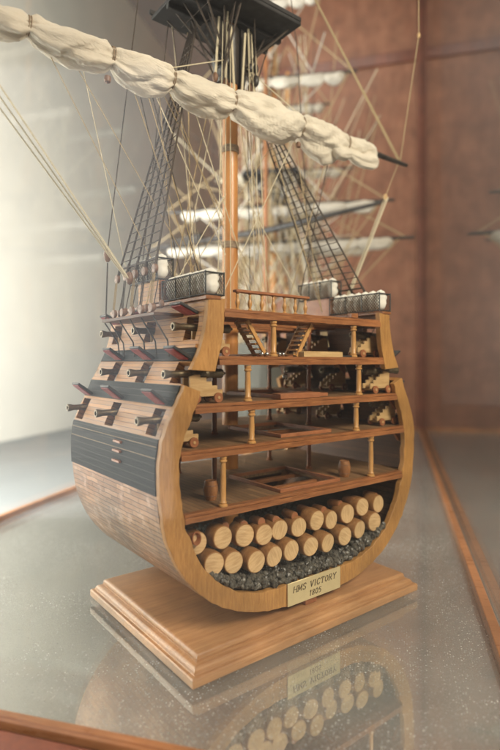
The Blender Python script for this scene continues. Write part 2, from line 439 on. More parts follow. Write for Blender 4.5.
OUT = [(0, .098), (.10, .100), (.17, .107), (.25, .120), (.33, .142), (.415, .18), (.48, .226), (.53, .275), (.575, .335), (.605, .39),
       (.632, .465), (.645, .54), (.651, .62), (.650, .69), (.640, .757), (.608, .83), (.577, .89), (.562, .928),
       (.535, .98), (.508, 1.03), (.492, 1.08), (.479, 1.13), (.472, 1.205)]
INN = [(0, .178), (.13, .178), (.25, .187), (.354, .22), (.41, .252), (.45, .286), (.504, .355), (.545, .44), (.565, .51), (.576, .58),
       (.58, .65), (.573, .72), (.56, .765), (.54, .815), (.515, .87), (.505, .907)]
def cat(pts, t):
    n = len(pts) - 1; x = min(max(t, 0), 1) * n; i = min(int(x), n - 1); f = x - i
    p = [pts[max(i - 1, 0)], pts[i], pts[i + 1], pts[min(i + 2, n)]]
    def c(k): return .5 * (2 * p[1][k] + (p[2][k] - p[0][k]) * f + (2 * p[0][k] - 5 * p[1][k] + 4 * p[2][k] - p[3][k]) * f * f + (3 * p[1][k] - p[0][k] - 3 * p[2][k] + p[3][k]) * f ** 3)
    return (c(0), c(1))
OUTF = [cat(OUT, i / 220) for i in range(221)]
arc = [0]
for i in range(1, 221): arc.append(arc[-1] + math.dist(OUTF[i], OUTF[i - 1]))
def wat(z, tbl=OUTF):
    for i in range(1, len(tbl)):
        if tbl[i][1] >= z and tbl[i][1] > tbl[i - 1][1]:
            f = (z - tbl[i - 1][1]) / (tbl[i][1] - tbl[i - 1][1]); return tbl[i - 1][0] + f * (tbl[i][0] - tbl[i - 1][0])
    return tbl[-1][0]
INNF = [cat(INN, i / 120) for i in range(121)]
def arcat(z):
    for i in range(1, 221):
        if OUTF[i][1] >= z:
            f = (z - OUTF[i - 1][1]) / max(1e-6, OUTF[i][1] - OUTF[i - 1][1]); return arc[i - 1] + f * (arc[i] - arc[i - 1])
    return arc[-1]

JF, JB = .066, .835
# lower frame: one continuous U, with saw marks from slight irregularity
lowO = [p for p in OUTF if p[1] <= .930]
def resamp(pts, n):
    a = [0]
    for i in range(1, len(pts)): a.append(a[-1] + math.dist(pts[i], pts[i - 1]))
    out = []; k = 0
    for i in range(n):
        t = a[-1] * i / (n - 1)
        while k < len(a) - 2 and a[k + 1] < t: k += 1
        f = (t - a[k]) / max(1e-9, a[k + 1] - a[k]); out.append(tuple(pts[k][q] + f * (pts[k + 1][q] - pts[k][q]) for q in (0, 1)))
    return out
fo = resamp(lowO, 60); fi = resamp(INNF, 60)
fo = [(-x, z) for x, z in fo[:0:-1]] + fo; fi = [(-x, z) for x, z in fi[:0:-1]] + fi
def jit(pts, a, sd):
    return [(x + a * noise.noise(Vector((x * 30, z * 30, sd))), z + a * noise.noise(Vector((x * 30, z * 30, sd + 5)))) for x, z in pts]
b = MB(); b.strip(jit(fo, .005, 1), jit(fi, .009, 2), JF, JF + .024); P(b, 'frame', M['frame'], bevel=.0015, smooth=30)
fo2 = [(x * .985, z + .004) for x, z in fo]; b = MB(); b.strip(fo2, fi, JB, JB + .024); P(b, 'frame', M['frame'], smooth=30)
for sg in (-1, 1):
    for (ja, jb) in ((JF, JF + .024), (JB, JB + .024)):
        A = [(sg * wat(z), z) for z in (.975, 1.0, 1.03, 1.06, 1.10, 1.15, 1.205)]
        B = [(sg * x, z) for x, z in ((.445, .968), (.438, .995), (.428, 1.03), (.419, 1.06), (.412, 1.10), (.408, 1.15), (.404, 1.212))]
        A = A if ja == JF else [(x - sg * .008, z) for x, z in A]
        b = MB(); b.strip(A, B, ja, jb); P(b, 'top_timber', M['frame'], bevel=.0015, smooth=30)

# planked sides in painted bands, with port openings
TH = .028
def shell(sg, z0, z1, ports, name, mat, proud=0.0, dz=.012, j0=JF + .024, j1=JB):
    zs = [z0]
    full = [z0 + (z1 - z0) * i / max(2, int((z1 - z0) / dz)) for i in range(1, max(2, int((z1 - z0) / dz)) + 1)]
    zs += full
    js = {j0, j1}
    for p in ports:
        js |= {max(j0, p[0]), min(j1, p[1])}
        zs += [z for z in (p[2], p[3]) if z0 < z < z1]
    for i in range(1, 10): js.add(j0 + (j1 - j0) * i / 10)
    def uniq(a):
        o = []
        for x in sorted(a):
            if not o or x - o[-1] > 1e-4: o.append(x)
        return o
    zs = uniq(zs); js = uniq(js)
    if z0 < .11:   # bottom band follows the arc instead
        prof = [q for q in OUTF if q[1] < z1 - .003] ; prof.append((wat(z1), z1)); zs = [q[1] for q in prof]
    else: prof = [(wat(z), z) for z in zs]
    nz, nj = len(prof), len(js)
    def nrm(i):
        a = prof[max(i - 1, 0)]; c = prof[min(i + 1, nz - 1)]
        d = Vector((c[0] - a[0], c[1] - a[1])); d.normalize(); return Vector((d.y, -d.x))
    mb = MB(); outer = []; inner = []
    for i in range(nz):
        n = nrm(i); x, z = prof[i]; a = arcat(z) if z > .12 else (arc[min(i, 220)] if z0 < .11 else 0)
        for j in js:
            mb.v.append((sg * (x + n.x * proud), j, z + n.y * proud)); mb.uv[len(mb.v) - 1] = (j, a); outer.append(len(mb.v) - 1)
    for i in range(nz):
        n = nrm(i); x, z = prof[i]; a = arcat(z)
        for j in js:
            mb.v.append((sg * max(0, x - n.x * TH), j, z - n.y * TH)); mb.uv[len(mb.v) - 1] = (j, a); inner.append(len(mb.v) - 1)
    def hole(i, k):
        zc = (zs[i] + zs[i + 1]) / 2; jc = (js[k] + js[k + 1]) / 2
        return any(p[0] < jc < p[1] and p[2] < zc < p[3] for p in ports)
    H = [[i < 0 or k < 0 or i >= nz - 1 or k >= nj - 1 or hole(i, k) for k in range(-1, nj)] for i in range(-1, nz)]
    def hh(i, k): return H[i + 1][k + 1]
    def q(*a, mi=0): mb.f.append(a if sg > 0 else a[::-1]); mb.mi.append(mi)
    for i in range(nz - 1):
        for k in range(nj - 1):
            if hh(i, k): continue
            a, c, d, e = i * nj + k, i * nj + k + 1, (i + 1) * nj + k + 1, (i + 1) * nj + k
            q(outer[a], outer[c], outer[d], outer[e]); q(inner[e], inner[d], inner[c], inner[a], mi=1)
            if hh(i - 1, k): q(outer[c], outer[a], inner[a], inner[c])
            if hh(i + 1, k): q(outer[e], outer[d], inner[d], inner[e])
            if hh(i, k - 1): q(outer[a], outer[e], inner[e], inner[a])
            if hh(i, k + 1): q(outer[d], outer[c], inner[c], inner[d])
    return P(mb, name, [mat, M['lining']], smooth=50)
ROW1 = [.155, .49, .79]; ROW2 = [.128, .385, .64]; ROW3 = [.155, .455, .755]
P1 = [(c - .036, c + .036, .765, .848) for c in ROW1]
P2 = [(c - .038, c + .038, .925, 1.0) for c in ROW2]
P2[0] = (.0, .168, .930, 1.0)
P3 = [(c - .038, c + .038, 1.075, 1.155) for c in ROW3]
for sg in (-1, 1):
    shell(sg, .098, .583, [], 'copper_bottom', M['copper'])
    shell(sg, .583, .757, [], 'wale', M['black'], .004)
    shell(sg, .757, .858, P1, 'planking', M['ochre'])
    shell(sg, .858, .924, [], 'wale', M['black'], .004)
    shell(sg, .924, 1.002, P2, 'planking', M['ochre'])
    shell(sg, 1.002, 1.046, [], 'wale', M['black'], .003)
    shell(sg, 1.046, 1.058, [], 'rail_moulding', M['ochre'], .008, .005)
    shell(sg, 1.058, 1.205, P3, 'planking', M['ochre'])
    # thin pale lines and small steps on the black band
    for z in (.70, .735):
        b = MB(); x = wat(z) + .0045
        b.tube([(sg * x, JF + .026, z), (sg * x, JB - .002, z)], .0016, 6); P(b, 'painted_line', M['brownrope'])
    for z in (.722, .690, .655):
        b = MB(); x = wat(z) + .004; b.box(min(sg * x, sg * (x + .010)), max(sg * x, sg * (x + .010)), .335, .395, z - .004, z + .004)
        P(b, 'boarding_step', M['redwood'], bevel=.001)
    # channel plank carrying the deadeyes, and the rail above the ports
    b = MB(); x = wat(1.165)
    b.box(*sorted((sg * (x - .005), sg * (x + .115))), .22, .66, 1.158, 1.170); ch = P(b, 'channel', M['lining'], bevel=.002)
    for jj in (.24, .33, .42, .51, .60, .65):
        b = MB(); b.tube([(sg * (x + .108), jj, 1.156), (sg * (x + .05), jj + .004, 1.075), (sg * (wat(1.02) + .006), jj + .006, 1.02)], .0028, 6)
        P(b, 'chain_plate', M['tar'], ch)
    b = MB(); x = wat(1.2)
    b.box(*sorted((sg * (x - .05), sg * (x + .010))), JF - .002, JB, 1.206, 1.219); P(b, 'cap_rail', M['edge'], bevel=.002)
    # raised bulwark farther aft under the high netting
    b = MB(); b.box(*sorted((sg * .428, sg * .482)), .37, .55, 1.2195, 1.305); P(b, 'raised_bulwark', M['redwood'], bevel=.002)
    b = MB(); b.box(*sorted((sg * .4825, sg * .488)), .375, .545, 1.221, 1.303); b2 = b
    vs = len(b.v)
    for i, v in enumerate(b.v): b.uv[i] = (v[1], v[2])
    P(b, 'bulwark_planking', M['ochre'])

# port lids
def lid(sg, j, z, dark=True, ang=38, w=.074, ln=.076):
    x = wat(z) + .004
    mt = Matrix.Translation((sg * x, j, z)) @ Matrix.Rotation(-sg * R(ang), 4, 'Y')
    b = MB(); b.box(*sorted((0, sg * ln)), -w / 2, w / 2, 0, .009, mat=mt); o = P(b, 'gun_port_lid', M['lid'], bevel=.0015)
    b = MB(); b.box(*sorted((sg * .006, sg * (ln - .006))), -w / 2 + .006, w / 2 - .006, -.004, -.0005, mat=mt); P(b, 'lining', M['red'], o)
    b = MB()
    for k in (-.025, .025): b.box(*sorted((0, sg * .05)), k - .004, k + .004, .0095, .012, mat=mt)
    P(b, 'hinge', M['tar'], o)
for sg in (-1, 1):
    for j in ROW1: lid(sg, j, .862)
    for j in ROW2[0:1]: lid(sg, j, 1.008, ang=30, w=.07)
    for j in ROW2[1:]: lid(sg, j, 1.008, ang=34)
    for j in ROW3: lid(sg, j, 1.160, ang=24)

# decks
def deck(z, hole=None, th=.028, back=JB, planks=True):
    pz = z - .011
    b = MB(); hw = wat(z - .01) - TH - .002
    j0 = JF + .026
    if hole:
        s0, s1, a, c = hole
        a = max(a, j0 + .001)
        b.box(-hw, s0, j0, back, pz, z); b.box(s1, hw, j0, back, pz, z); b.box(s0, s1, j0, a, pz, z); b.box(s0, s1, c, back, pz, z)
    else: b.box(-hw, hw, j0, back, pz, z)
    d = P(b, 'deck', M['deck'])
    # front beam built of two laminations
    if z < .93: wi = wat(z - .014, INNF) - .001
    else: wi = .41 if z > 1.1 else .43
    n = 40
    for (za, zb, jo, m) in ((z - th, z - .0095, JF - .003, 'edge'), (z - .009, z + .0015, JF + .001, 'edge')):
        b = MB(); A = []; B = []
        for i in range(n + 1):
            s = -wi + 2 * wi * i / n
            A.append((s, za + .0016 * noise.noise(Vector((s * 20, za * 50, 0))))); B.append((s, zb + .0016 * noise.noise(Vector((s * 25, zb * 50, 3)))))
        b.strip(A, B, jo, JF + .0255); P(b, 'deck_beam', M[m], d, bevel=.001)
    for jj in (.22, .36, .50, .64, .78):
        b = MB(); b.box(-hw + .004, hw - .004, jj, jj + .02, z - th, pz - .0005); P(b, 'deck_beam', M['edge'], d)
    return d
d_a = deck(1.178, (-.30, .30, .20, .70)); d_b = deck(1.018, (-.10, .14, .25, .5)); d_c = deck(.861, (-.10, .14, .14, .46)); d_d = deck(.713, (-.10, .15, .13, .45)); d_e = deck(.512, (-.12, .18, .11, .42))
def coaming(d, z, s0, s1, a, c, h=.014, w=.012, mat='redwood'):
    b = MB(); b.box(s0 - w, s1 + w, a - w, a, z, z + h); b.box(s0 - w, s1 + w, c, c + w, z, z + h)
    b.box(s0 - w, s0, a, c, z, z + h); b.box(s1, s1 + w, a, c, z, z + h); P(b, 'hatch_coaming', M[mat], d, bevel=.001)
coaming(d_e, .5125, -.12, .18, .11, .42); coaming(d_d, .7135, -.10, .15, .13, .45); coaming(d_c, .8615, -.10, .14, .14, .46)
coaming(d_b, 1.0185, -.10, .14, .25, .50)
# raised hatch cover on the middle deck and pale grating on the upper deck
b = MB(); b.box(-.155, .05, .070, .122, .8632, .884); h_ = P(b, 'hatch_cover', M['redwood'], d_c, bevel=.002)
b = MB()
b.box(-.04, .175, .069, .074, 1.0202, 1.040); b.box(-.04, .175, .125, .13, 1.0202, 1.040)
for i in range(22): b.box(-.04 + i * .01, -.035 + i * .01, .0745, .1245, 1.0202, 1.038)
for i in range(5): b.box(-.034, .1695, .080 + i * .009, .084 + i * .009, 1.0205, 1.0415)
P(b, 'grating', M['carriage'], d_b)
b = MB(); b.box(.182, .25, .075, .11, 1.0202, 1.027); P(b, 'hatch_cover', M['lid'], d_b)

# turned pillars
def pillar(s, j, z0, z1, r=.0105, mat='turned', big=1):
    h = z1 - z0; p = [(r * 1.5, 0), (r * 1.5, .006), (r * 1.05, .009), (r * 1.25, .014), (r * .95, .018), (r * 1.0, h * .5), (r * .85, h - .022), (r * 1.3, h - .019), (r * 1.3, h - .015), (r * .9, h - .011), (r * 1.2, h - .008), (r * 1.2, h)]
    b = MB(); b.lathe(p, Matrix.Translation((s, j, z0)), 16); return P(b, 'pillar', M[mat])
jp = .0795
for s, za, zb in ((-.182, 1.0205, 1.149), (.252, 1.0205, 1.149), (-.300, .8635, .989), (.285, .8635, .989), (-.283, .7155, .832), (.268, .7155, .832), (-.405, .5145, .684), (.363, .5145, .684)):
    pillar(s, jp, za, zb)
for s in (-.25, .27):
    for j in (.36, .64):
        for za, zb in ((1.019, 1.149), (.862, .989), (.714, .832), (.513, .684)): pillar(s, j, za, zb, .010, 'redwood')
# hanging knees at the sides
for sg in (-1, 1):
    for z in (.684, .832, .989):
        for j in (.12, .36, .60):
            if z > .9 and j < .2: continue
            x = wat(z - .03) - TH - .001
            b = MB(); b.prism([(sg * (x - .05), z), (sg * x, z), (sg * x, z - .05), (sg * (x - .012), z - .045)], j, j + .012); P(b, 'knee', M['redwood'])
# ladders down from the forecastle deck
def ladder(s0, z0, s1, z1, j0, j1):
    b = MB(); dx, dz = s1 - s0, z1 - z0; ln = math.hypot(dx, dz); nx, nz = -dz / ln * .007, dx / ln * .007
    for j in (j0, j1): b.prism([(s0 - nx, z0 - nz), (s1 - nx, z1 - nz), (s1 + nx, z1 + nz), (s0 + nx, z0 + nz)], j, j + .008)
    o = P(b, 'ladder', M['turned'], bevel=.0008)
    b = MB()
    for i in range(7):
        t = (i + .5) / 7; x, z = s0 + dx * t, z0 + dz * t
        b.box(x - .017, x + .017, j0 + .0085, j1 - .0005, z - .003, z + .003)
    P(b, 'tread', M['turned'], o)
ladder(-.285, 1.148, -.195, 1.02, .10, .165)
ladder(.035, 1.148, -.045, 1.02, .10, .165)
# balustrade on the forecastle front
b = MB(); b.box(-.335, .02, .098, .122, 1.244, 1.254); ra = P(b, 'handrail', M['redwood'], bevel=.002)
for s in (-.322, -.267, -.212, -.157, -.102, -.047, .006):
    b = MB(); r = .0065
    b.lathe([(r * 1.3, 0), (r * 1.3, .006), (r * .6, .010), (r * .9, .018), (r * 1.35, .027), (r * 1.1, .036), (r * .55, .044), (r * .9, .052), (r * .6, .058), (r * 1.1, .0615), (r * 1.1, .0635)], Matrix.Translation((s, .11, 1.180)), 12)
    P(b, 'baluster', M['turned'], ra)
b = MB(); b.box(.222, .262, .062, .088, 1.1802, 1.199); P(b, 'post_head', M['edge'], bevel=.002)

b = MB(); pr_ = [(x * .95, z + .01) for x, z in INNF if z < .48]; b.prism([(-x, z) for x, z in pr_[::-1]] + pr_[1:], .80, .812); P(b, 'added_backing', M['lining'])  # added panel over the hold's open back, keeps brightness from showing through
# keel shoe, keelson
b = MB(); b.box(-.030, .030, JF + .004, JB + .01, .077, .0985); P(b, 'keel', M['redwood'], bevel=.002)
b = MB(); b.box(-.04, .04, .10, .84, .13, .19); P(b, 'keelson', M['lining'])

# nameplate with strokes for letters
pj = JF - .0035
b = MB(); b.box(-.131, .150, pj - .004, pj, .103, .188)
npl = P(b, 'nameplate', M['brass'], bevel=.001)
GL = {
 'H': [[(0, 0), (0, 1)], [(.7, 0), (.7, 1)], [(0, .5), (.7, .5)]],
 'M': [[(0, 0), (.05, 1), (.42, .15), (.8, 1), (.85, 0)]],
 'S': [[(.6, .82), (.45, 1), (.15, 1), (0, .8), (.08, .6), (.5, .42), (.6, .2), (.45, 0), (.12, 0), (0, .18)]],
 'V': [[(0, 1), (.35, 0), (.7, 1)]],
 'I': [[(.15, 0), (.15, 1)]],
 'C': [[(.65, .8), (.5, 1), (.22, 1), (0, .7), (0, .3), (.22, 0), (.5, 0), (.65, .2)]],
 'T': [[(0, .82), (0, 1), (.7, 1), (.7, .82)], [(.35, 0), (.35, 1)]],
 'O': [[(.35, 1), (.1, .85), (0, .5), (.1, .15), (.35, 0), (.6, .15), (.7, .5), (.6, .85), (.35, 1)]],
 'R': [[(0, 0), (0, 1), (.45, 1), (.6, .85), (.6, .65), (.45, .5), (0, .5)], [(.3, .5), (.65, 0)]],
 'Y': [[(0, 1), (.35, .5), (.7, 1)], [(.35, .5), (.35, 0)]],
 '1': [[(.05, .8), (.25, 1), (.25, 0)]],
 '8': [[(.3, .53), (.08, .7), (.1, .93), (.3, 1), (.5, .93), (.52, .7), (.3, .53), (.03, .3), (.08, .07), (.3, 0), (.52, .07), (.57, .3), (.3, .53)]],
 '0': [[(.3, 1), (.08, .85), (0, .5), (.08, .15), (.3, 0), (.52, .15), (.6, .5), (.52, .85), (.3, 1)]],
 '5': [[(.55, 1), (.1, 1), (.05, .58), (.35, .62), (.57, .42), (.5, .08), (.25, 0), (0, .1)]]}
SER = {'H': [(0, 0), (0, 1), (.7, 0), (.7, 1)], 'M': [(0, 0), (0, 1), (.85, 0), (.85, 1)], 'V': [(0, 1), (.7, 1)], 'I': [(.15, 0), (.15, 1)], 'T': [(.35, 0)], 'R': [(0, 0), (0, 1), (.68, 0)], 'Y': [(0, 1), (.7, 1), (.35, 0)], '1': [(.25, 0)]}
def text(st, cx, z, h, mb, gap=.27):
    wd = {'I': .3, 'M': .85, '1': .4, '8': .6, '0': .6, '5': .6, 'S': .6, 'C': .65, 'R': .65, ' ': .45}
    tot = sum(wd.get(c, .7) + gap for c in st) * h - gap * h; x = cx - tot / 2
    for c in st:
        for st_ in GL.get(c, []):
            for (a, e) in zip(st_[:-1], st_[1:]):
                p = Vector((x + a[0] * h + .22 * a[1] * h, z + a[1] * h)); q = Vector((x + e[0] * h + .22 * e[1] * h, z + e[1] * h))
                d = (q - p); l = d.length
                if l < 1e-6: continue
                d /= l; thick = h * (.085 if abs(d.y) > .5 else .05); n = Vector((-d.y, d.x)) * thick; p = p - d * thick * .4; q = q + d * thick * .4
                mb.prism([(p.x - n.x, p.y - n.y), (q.x - n.x, q.y - n.y), (q.x + n.x, q.y + n.y), (p.x + n.x, p.y + n.y)], pj - .0049, pj - .0042)
        for (sx, sz) in SER.get(c, []):
            X = x + sx * h + .22 * sz * h; Z = z + sz * h
            mb.prism([(X - .15 * h, Z - .035 * h), (X + .15 * h, Z - .035 * h), (X + .15 * h, Z + .035 * h), (X - .15 * h, Z + .035 * h)], pj - .0052, pj - .0045)
        x += (wd.get(c, .7) + gap) * h
b = MB(); text('HMS VICTORY', .008, .149, .0215, b, .34); text('1805', .008, .1165, .0195, b, .30)
P(b, 'lettering', M['ink'], npl, smooth=0)

# hammock nettings with rolled hammocks
def netting(sg, sa, sb, ja, jb, za, zb):
    s0, s1 = sorted((sg * sa, sg * sb))
    b = MB(); r = .0028
    for s in (s0, s1):
        for z in (za + r, zb): b.tube([(s, ja, z), (s, jb, z)], r, 6)
        for i in range(4):
            j = ja + (jb - ja) * i / 3; b.tube([(s, j, za), (s, j, zb + .004)], r, 6)
    for j in (ja, jb):
        b.tube([(s0, j, zb), (s1, j, zb)], r, 6); b.tube([(s0, j, za + r), (s1, j, za + r)], r, 6)
    o = P(b, 'hammock_netting', M['lid'])
    b = MB(); sp = .0145; wd = zb - za; ln = jb - ja
    def diag(fn, ln, wd):
        k = -wd
        while k < ln:
            for d in (1, -1):
                t0, t1 = max(0, -k), min(wd, ln - k)
                if t1 - t0 > .003:
                    y0, y1 = (t0, t1) if d == 1 else (wd - t0, wd - t1)
                    b.tube([fn(k + t0, y0), fn(k + t1, y1)], .0012, 4)
            k += sp
    for s in (s0, s1): diag(lambda x, y, s=s: (s, ja + x, za + y), ln, wd)
    P(b, 'net', M['netcord'], o, smooth=0)
    n = max(2, int(round((jb - ja) / .042)))
    for i in range(n):
        j = ja + (i + .5) * (jb - ja) / n; cs = (s0 + s1) / 2 + random.uniform(-.003, .003)
        b = MB(); rr = (s1 - s0) / 2 * .82; hz = zb - za + .016; seg = 16; pts = 12
        # one hammock: a cloth roll standing on end, nipped by a lashing half way
        vs = []; fs = []; sd = random.random() * 50
        for q in range(pts + 1):
            t = q / pts; z = za + .004 + t * hz
            w = (math.sin(PI * min(max(t, .0), 1)) ** .35) * (1 - .16 * math.exp(-((t - .48) / .07) ** 2))
            for k in range(seg):
                th = 2 * PI * k / seg; nn = 1 + .26 * noise.noise(Vector((math.cos(th) * 2.6 + sd, math.sin(th) * 2.6, t * 5))) + .10 * noise.noise(Vector((math.cos(th) * 7 + sd, math.sin(th) * 7, t * 12)))
                vs.append((cs + rr * w * nn * math.cos(th), j + .022 * max(w, .02) * nn * math.sin(th), z))
        for q in range(pts):
            for k in range(seg): fs.append((q * seg + k, q * seg + (k + 1) % seg, (q + 1) * seg + (k + 1) % seg, (q + 1) * seg + k))
        fs.append(tuple(range(seg - 1, -1, -1))); fs.append(tuple(pts * seg + k for k in range(seg)))
        b.add(vs, fs); P(b, 'hammock', M['hammock'], o, smooth=180)
for sg in (-1, 1):
    netting(sg, .408, .482, JF + .004, .362, 1.2205, 1.296)
    netting(sg, .430, .498, .372, .60, 1.3065, 1.388)

# ------------------------------------------------------------------ mast, top, yards
b = MB(); b.lathe([(.037, 0), (.0365, 1.1), (.035, 1.8), (.033, 2.55), (.026, 2.95)], Matrix.Translation((0, .6, .19)), 24); mast = P(b, 'mast', M['mast'])
for z in (1.96, 1.52, 2.30):
    b = MB(); b.lathe([(.0385, 0), (.0405, .003), (.0405, .009), (.039, .012), (.0405, .015), (.0405, .021), (.039, .024), (.0405, .027), (.0385, .032)], Matrix.Translation((0, .6, z)), 24); P(b, 'mast_band', M['brownrope'], mast)
b = MB()
for sx in (-1, 1): b.prism([(sx * .036, 2.20), (sx * .056, 2.26), (sx * .11, 2.53), (sx * .036, 2.53)], .565, .635)
P(b, 'mast_cheek', M['spar'], mast)
b = MB(); b.lathe([(.037, 2.27), (.042, 2.28), (.042, 2.53), (.030, 2.54)], Matrix.Translation((0, .6, 0)), 20); P(b, 'mast_sleeve', M['spar'], mast)
b = MB(); b.box(-.30, .27, .41, .80, 2.56, 2.578)
for k in (-.05, .05): b.box(-.30, .26, .6 + k - .012, .6 + k + .012, 2.535, 2.5595)
b.box(-.312, .272, .41, .425, 2.5785, 2.60); b.box(-.312, .272, .785, .80, 2.5785, 2.60)
P(b, 'fighting_top', M['top'], bevel=.003)
b = MB(); b.lathe([(.028, 0), (.022, .9), (.016, 1.6)], Matrix.Translation((0, .555, 2.62)), 16); P(b, 'topmast', M['mast'])
b = MB(); b.tube([(-.8, .52, 3.75), (0, .52, 3.75), (.8, .52, 3.75)], [.008, .02, .008], 10); P(b, 'topsail_yard', M['spar'])
YZ, YJ = 2.125, .45
b = MB(); b.tube([(x, YJ, YZ - .005) for x in (-1.24, -1.1, -.65, -.06, .53, .98, 1.13)], [.010, .0125, .019, .022, .019, .0125, .010], 14); yard = P(b, 'main_yard', M['spar'])

def furled(x0, x1, ties, rf, cz, cj, seed=0, nx=260, na=44, droop=.30, fold=1.0):
    """cloth bundle along x: pinched by ties, drooping between them, with soft wrapped folds"""
    vs = []; fs = []
    for i in range(nx + 1):
        t = i / nx; x = x0 + (x1 - x0) * t
        d = min(abs(x - q) for q in ties)
        lo = max([q for q in ties if q <= x] + [x0]); hi = min([q for q in ties if q > x] + [x1])
        span = max(.05, hi - lo); u_ = (x - lo) / span
        pin = 1 - .27 * math.exp(-(d / .018) ** 2) - .16 * math.exp(-(d / .08) ** 2)
        r = rf(x) * pin
        ends = min(1, (x - x0) / .03, (x1 - x) / .05); r *= math.sqrt(max(.004, ends))
        sag = droop * rf(x) * math.sin(PI * min(max(u_, 0), 1)) ** .8
        cx = x
        tw = noise.noise(Vector((x * 2.1, seed, 0))) * 2.2
        for k in range(na):
            th = 2 * PI * k / na
            y, z = math.cos(th), math.sin(th)
            # long diagonal folds, stronger away from the top
            p1 = noise.noise(Vector((x * 5 + .9 * z, th * 0 + math.cos(th + tw) * 1.3, math.sin(th + tw) * 1.3 + seed)))
            p2 = math.sin(3 * th + 9 * x + 4 * noise.noise(Vector((x * 3.3, seed + 4, 0)))) * math.sin(PI * u_) 
            p3 = noise.noise(Vector((x * 17, math.cos(th) * 2.5, math.sin(th) * 2.5 + seed)))
            near = math.exp(-(d / .075) ** 2)
            cr = max(0, 1 - abs(noise.noise(Vector((x * 7 + th * .8, math.cos(th + 6 * x) * 1.8, math.sin(th + 6 * x) * 1.8 + seed)))) * 7)
            sw = ((th + 2.2 * math.sin(x * 4.1 + seed) + 1.1 * p1 + 5.0 * x) / PI) % 1.0
            lap = (sw ** 1.4 if sw < .88 else (1 - sw) / .12 * .84) - .4
            p4 = math.sin(th * 9 + seed + 3 * p1) * near
            dr = 1 + fold * (.28 * p1 + .10 * p2 + .10 * p3 + .10 * p4 + .22 * lap - .10 * cr * fold * (1 - .5 * near))
            sq = 1.12 if z < 0 else .94
            vs.append((cx, cj + r * y * dr * .95, cz - sag * (.55 if z > 0 else 1.0) + r * z * dr * sq))
    for i in range(nx):
        for k in range(na): fs.append((i * na + k, i * na + (k + 1) % na, (i + 1) * na + (k + 1) % na, (i + 1) * na + k))
    fs.append(tuple(range(na - 1, -1, -1))); fs.append(tuple(nx * na + k for k in range(na)))
    b = MB(); b.add(vs, fs); return b
TIES = [-1.09, -.935, -.647, -.399, -.109, .28, .60]
def rf(x): return .064 + .018 * (x + .3) + .004 * math.sin(x * 5) - (.040 * max(0, (x - .45) / .4)) - .010 * max(0, (-x - .8) / .3)
b = furled(-1.17, .845, TIES, rf, YZ - .022, YJ - .012, seed=3.3, nx=420, na=56)
sail = P(b, 'furled_sail', M['sail'], yard, smooth=180)
for t in TIES:
    b = MB()
    for off in (-.004, .003):
        b.tube([(t + off + .003 * math.sin(q), YJ - .012 + rf(t) * .60 * math.cos(q), YZ - .022 + rf(t) * .62 * math.sin(q)) for q in [2 * PI * i / 20 for i in range(20)]], .0021, 6, closed=True)
    P(b, 'gasket', M['brownrope'], yard)
# loose reef end hanging from the right tip of the bundle: a small second lap of cloth
b = furled(.47, .82, [.60], lambda x: .034, YZ - .080, YJ - .045, seed=8.1, nx=90, na=32, droop=.3); P(b, 'sail_lap', M['sail'], yard, smooth=180)
for t in (-.665, .27):
    b = MB(); b.lathe([(.004, 0), (.011, .004), (.013, .014), (.011, .024), (.004, .028)], Matrix.Translation((t, YJ - .02, YZ - .125)), 12); P(b, 'block', M['deadeye'], yard)

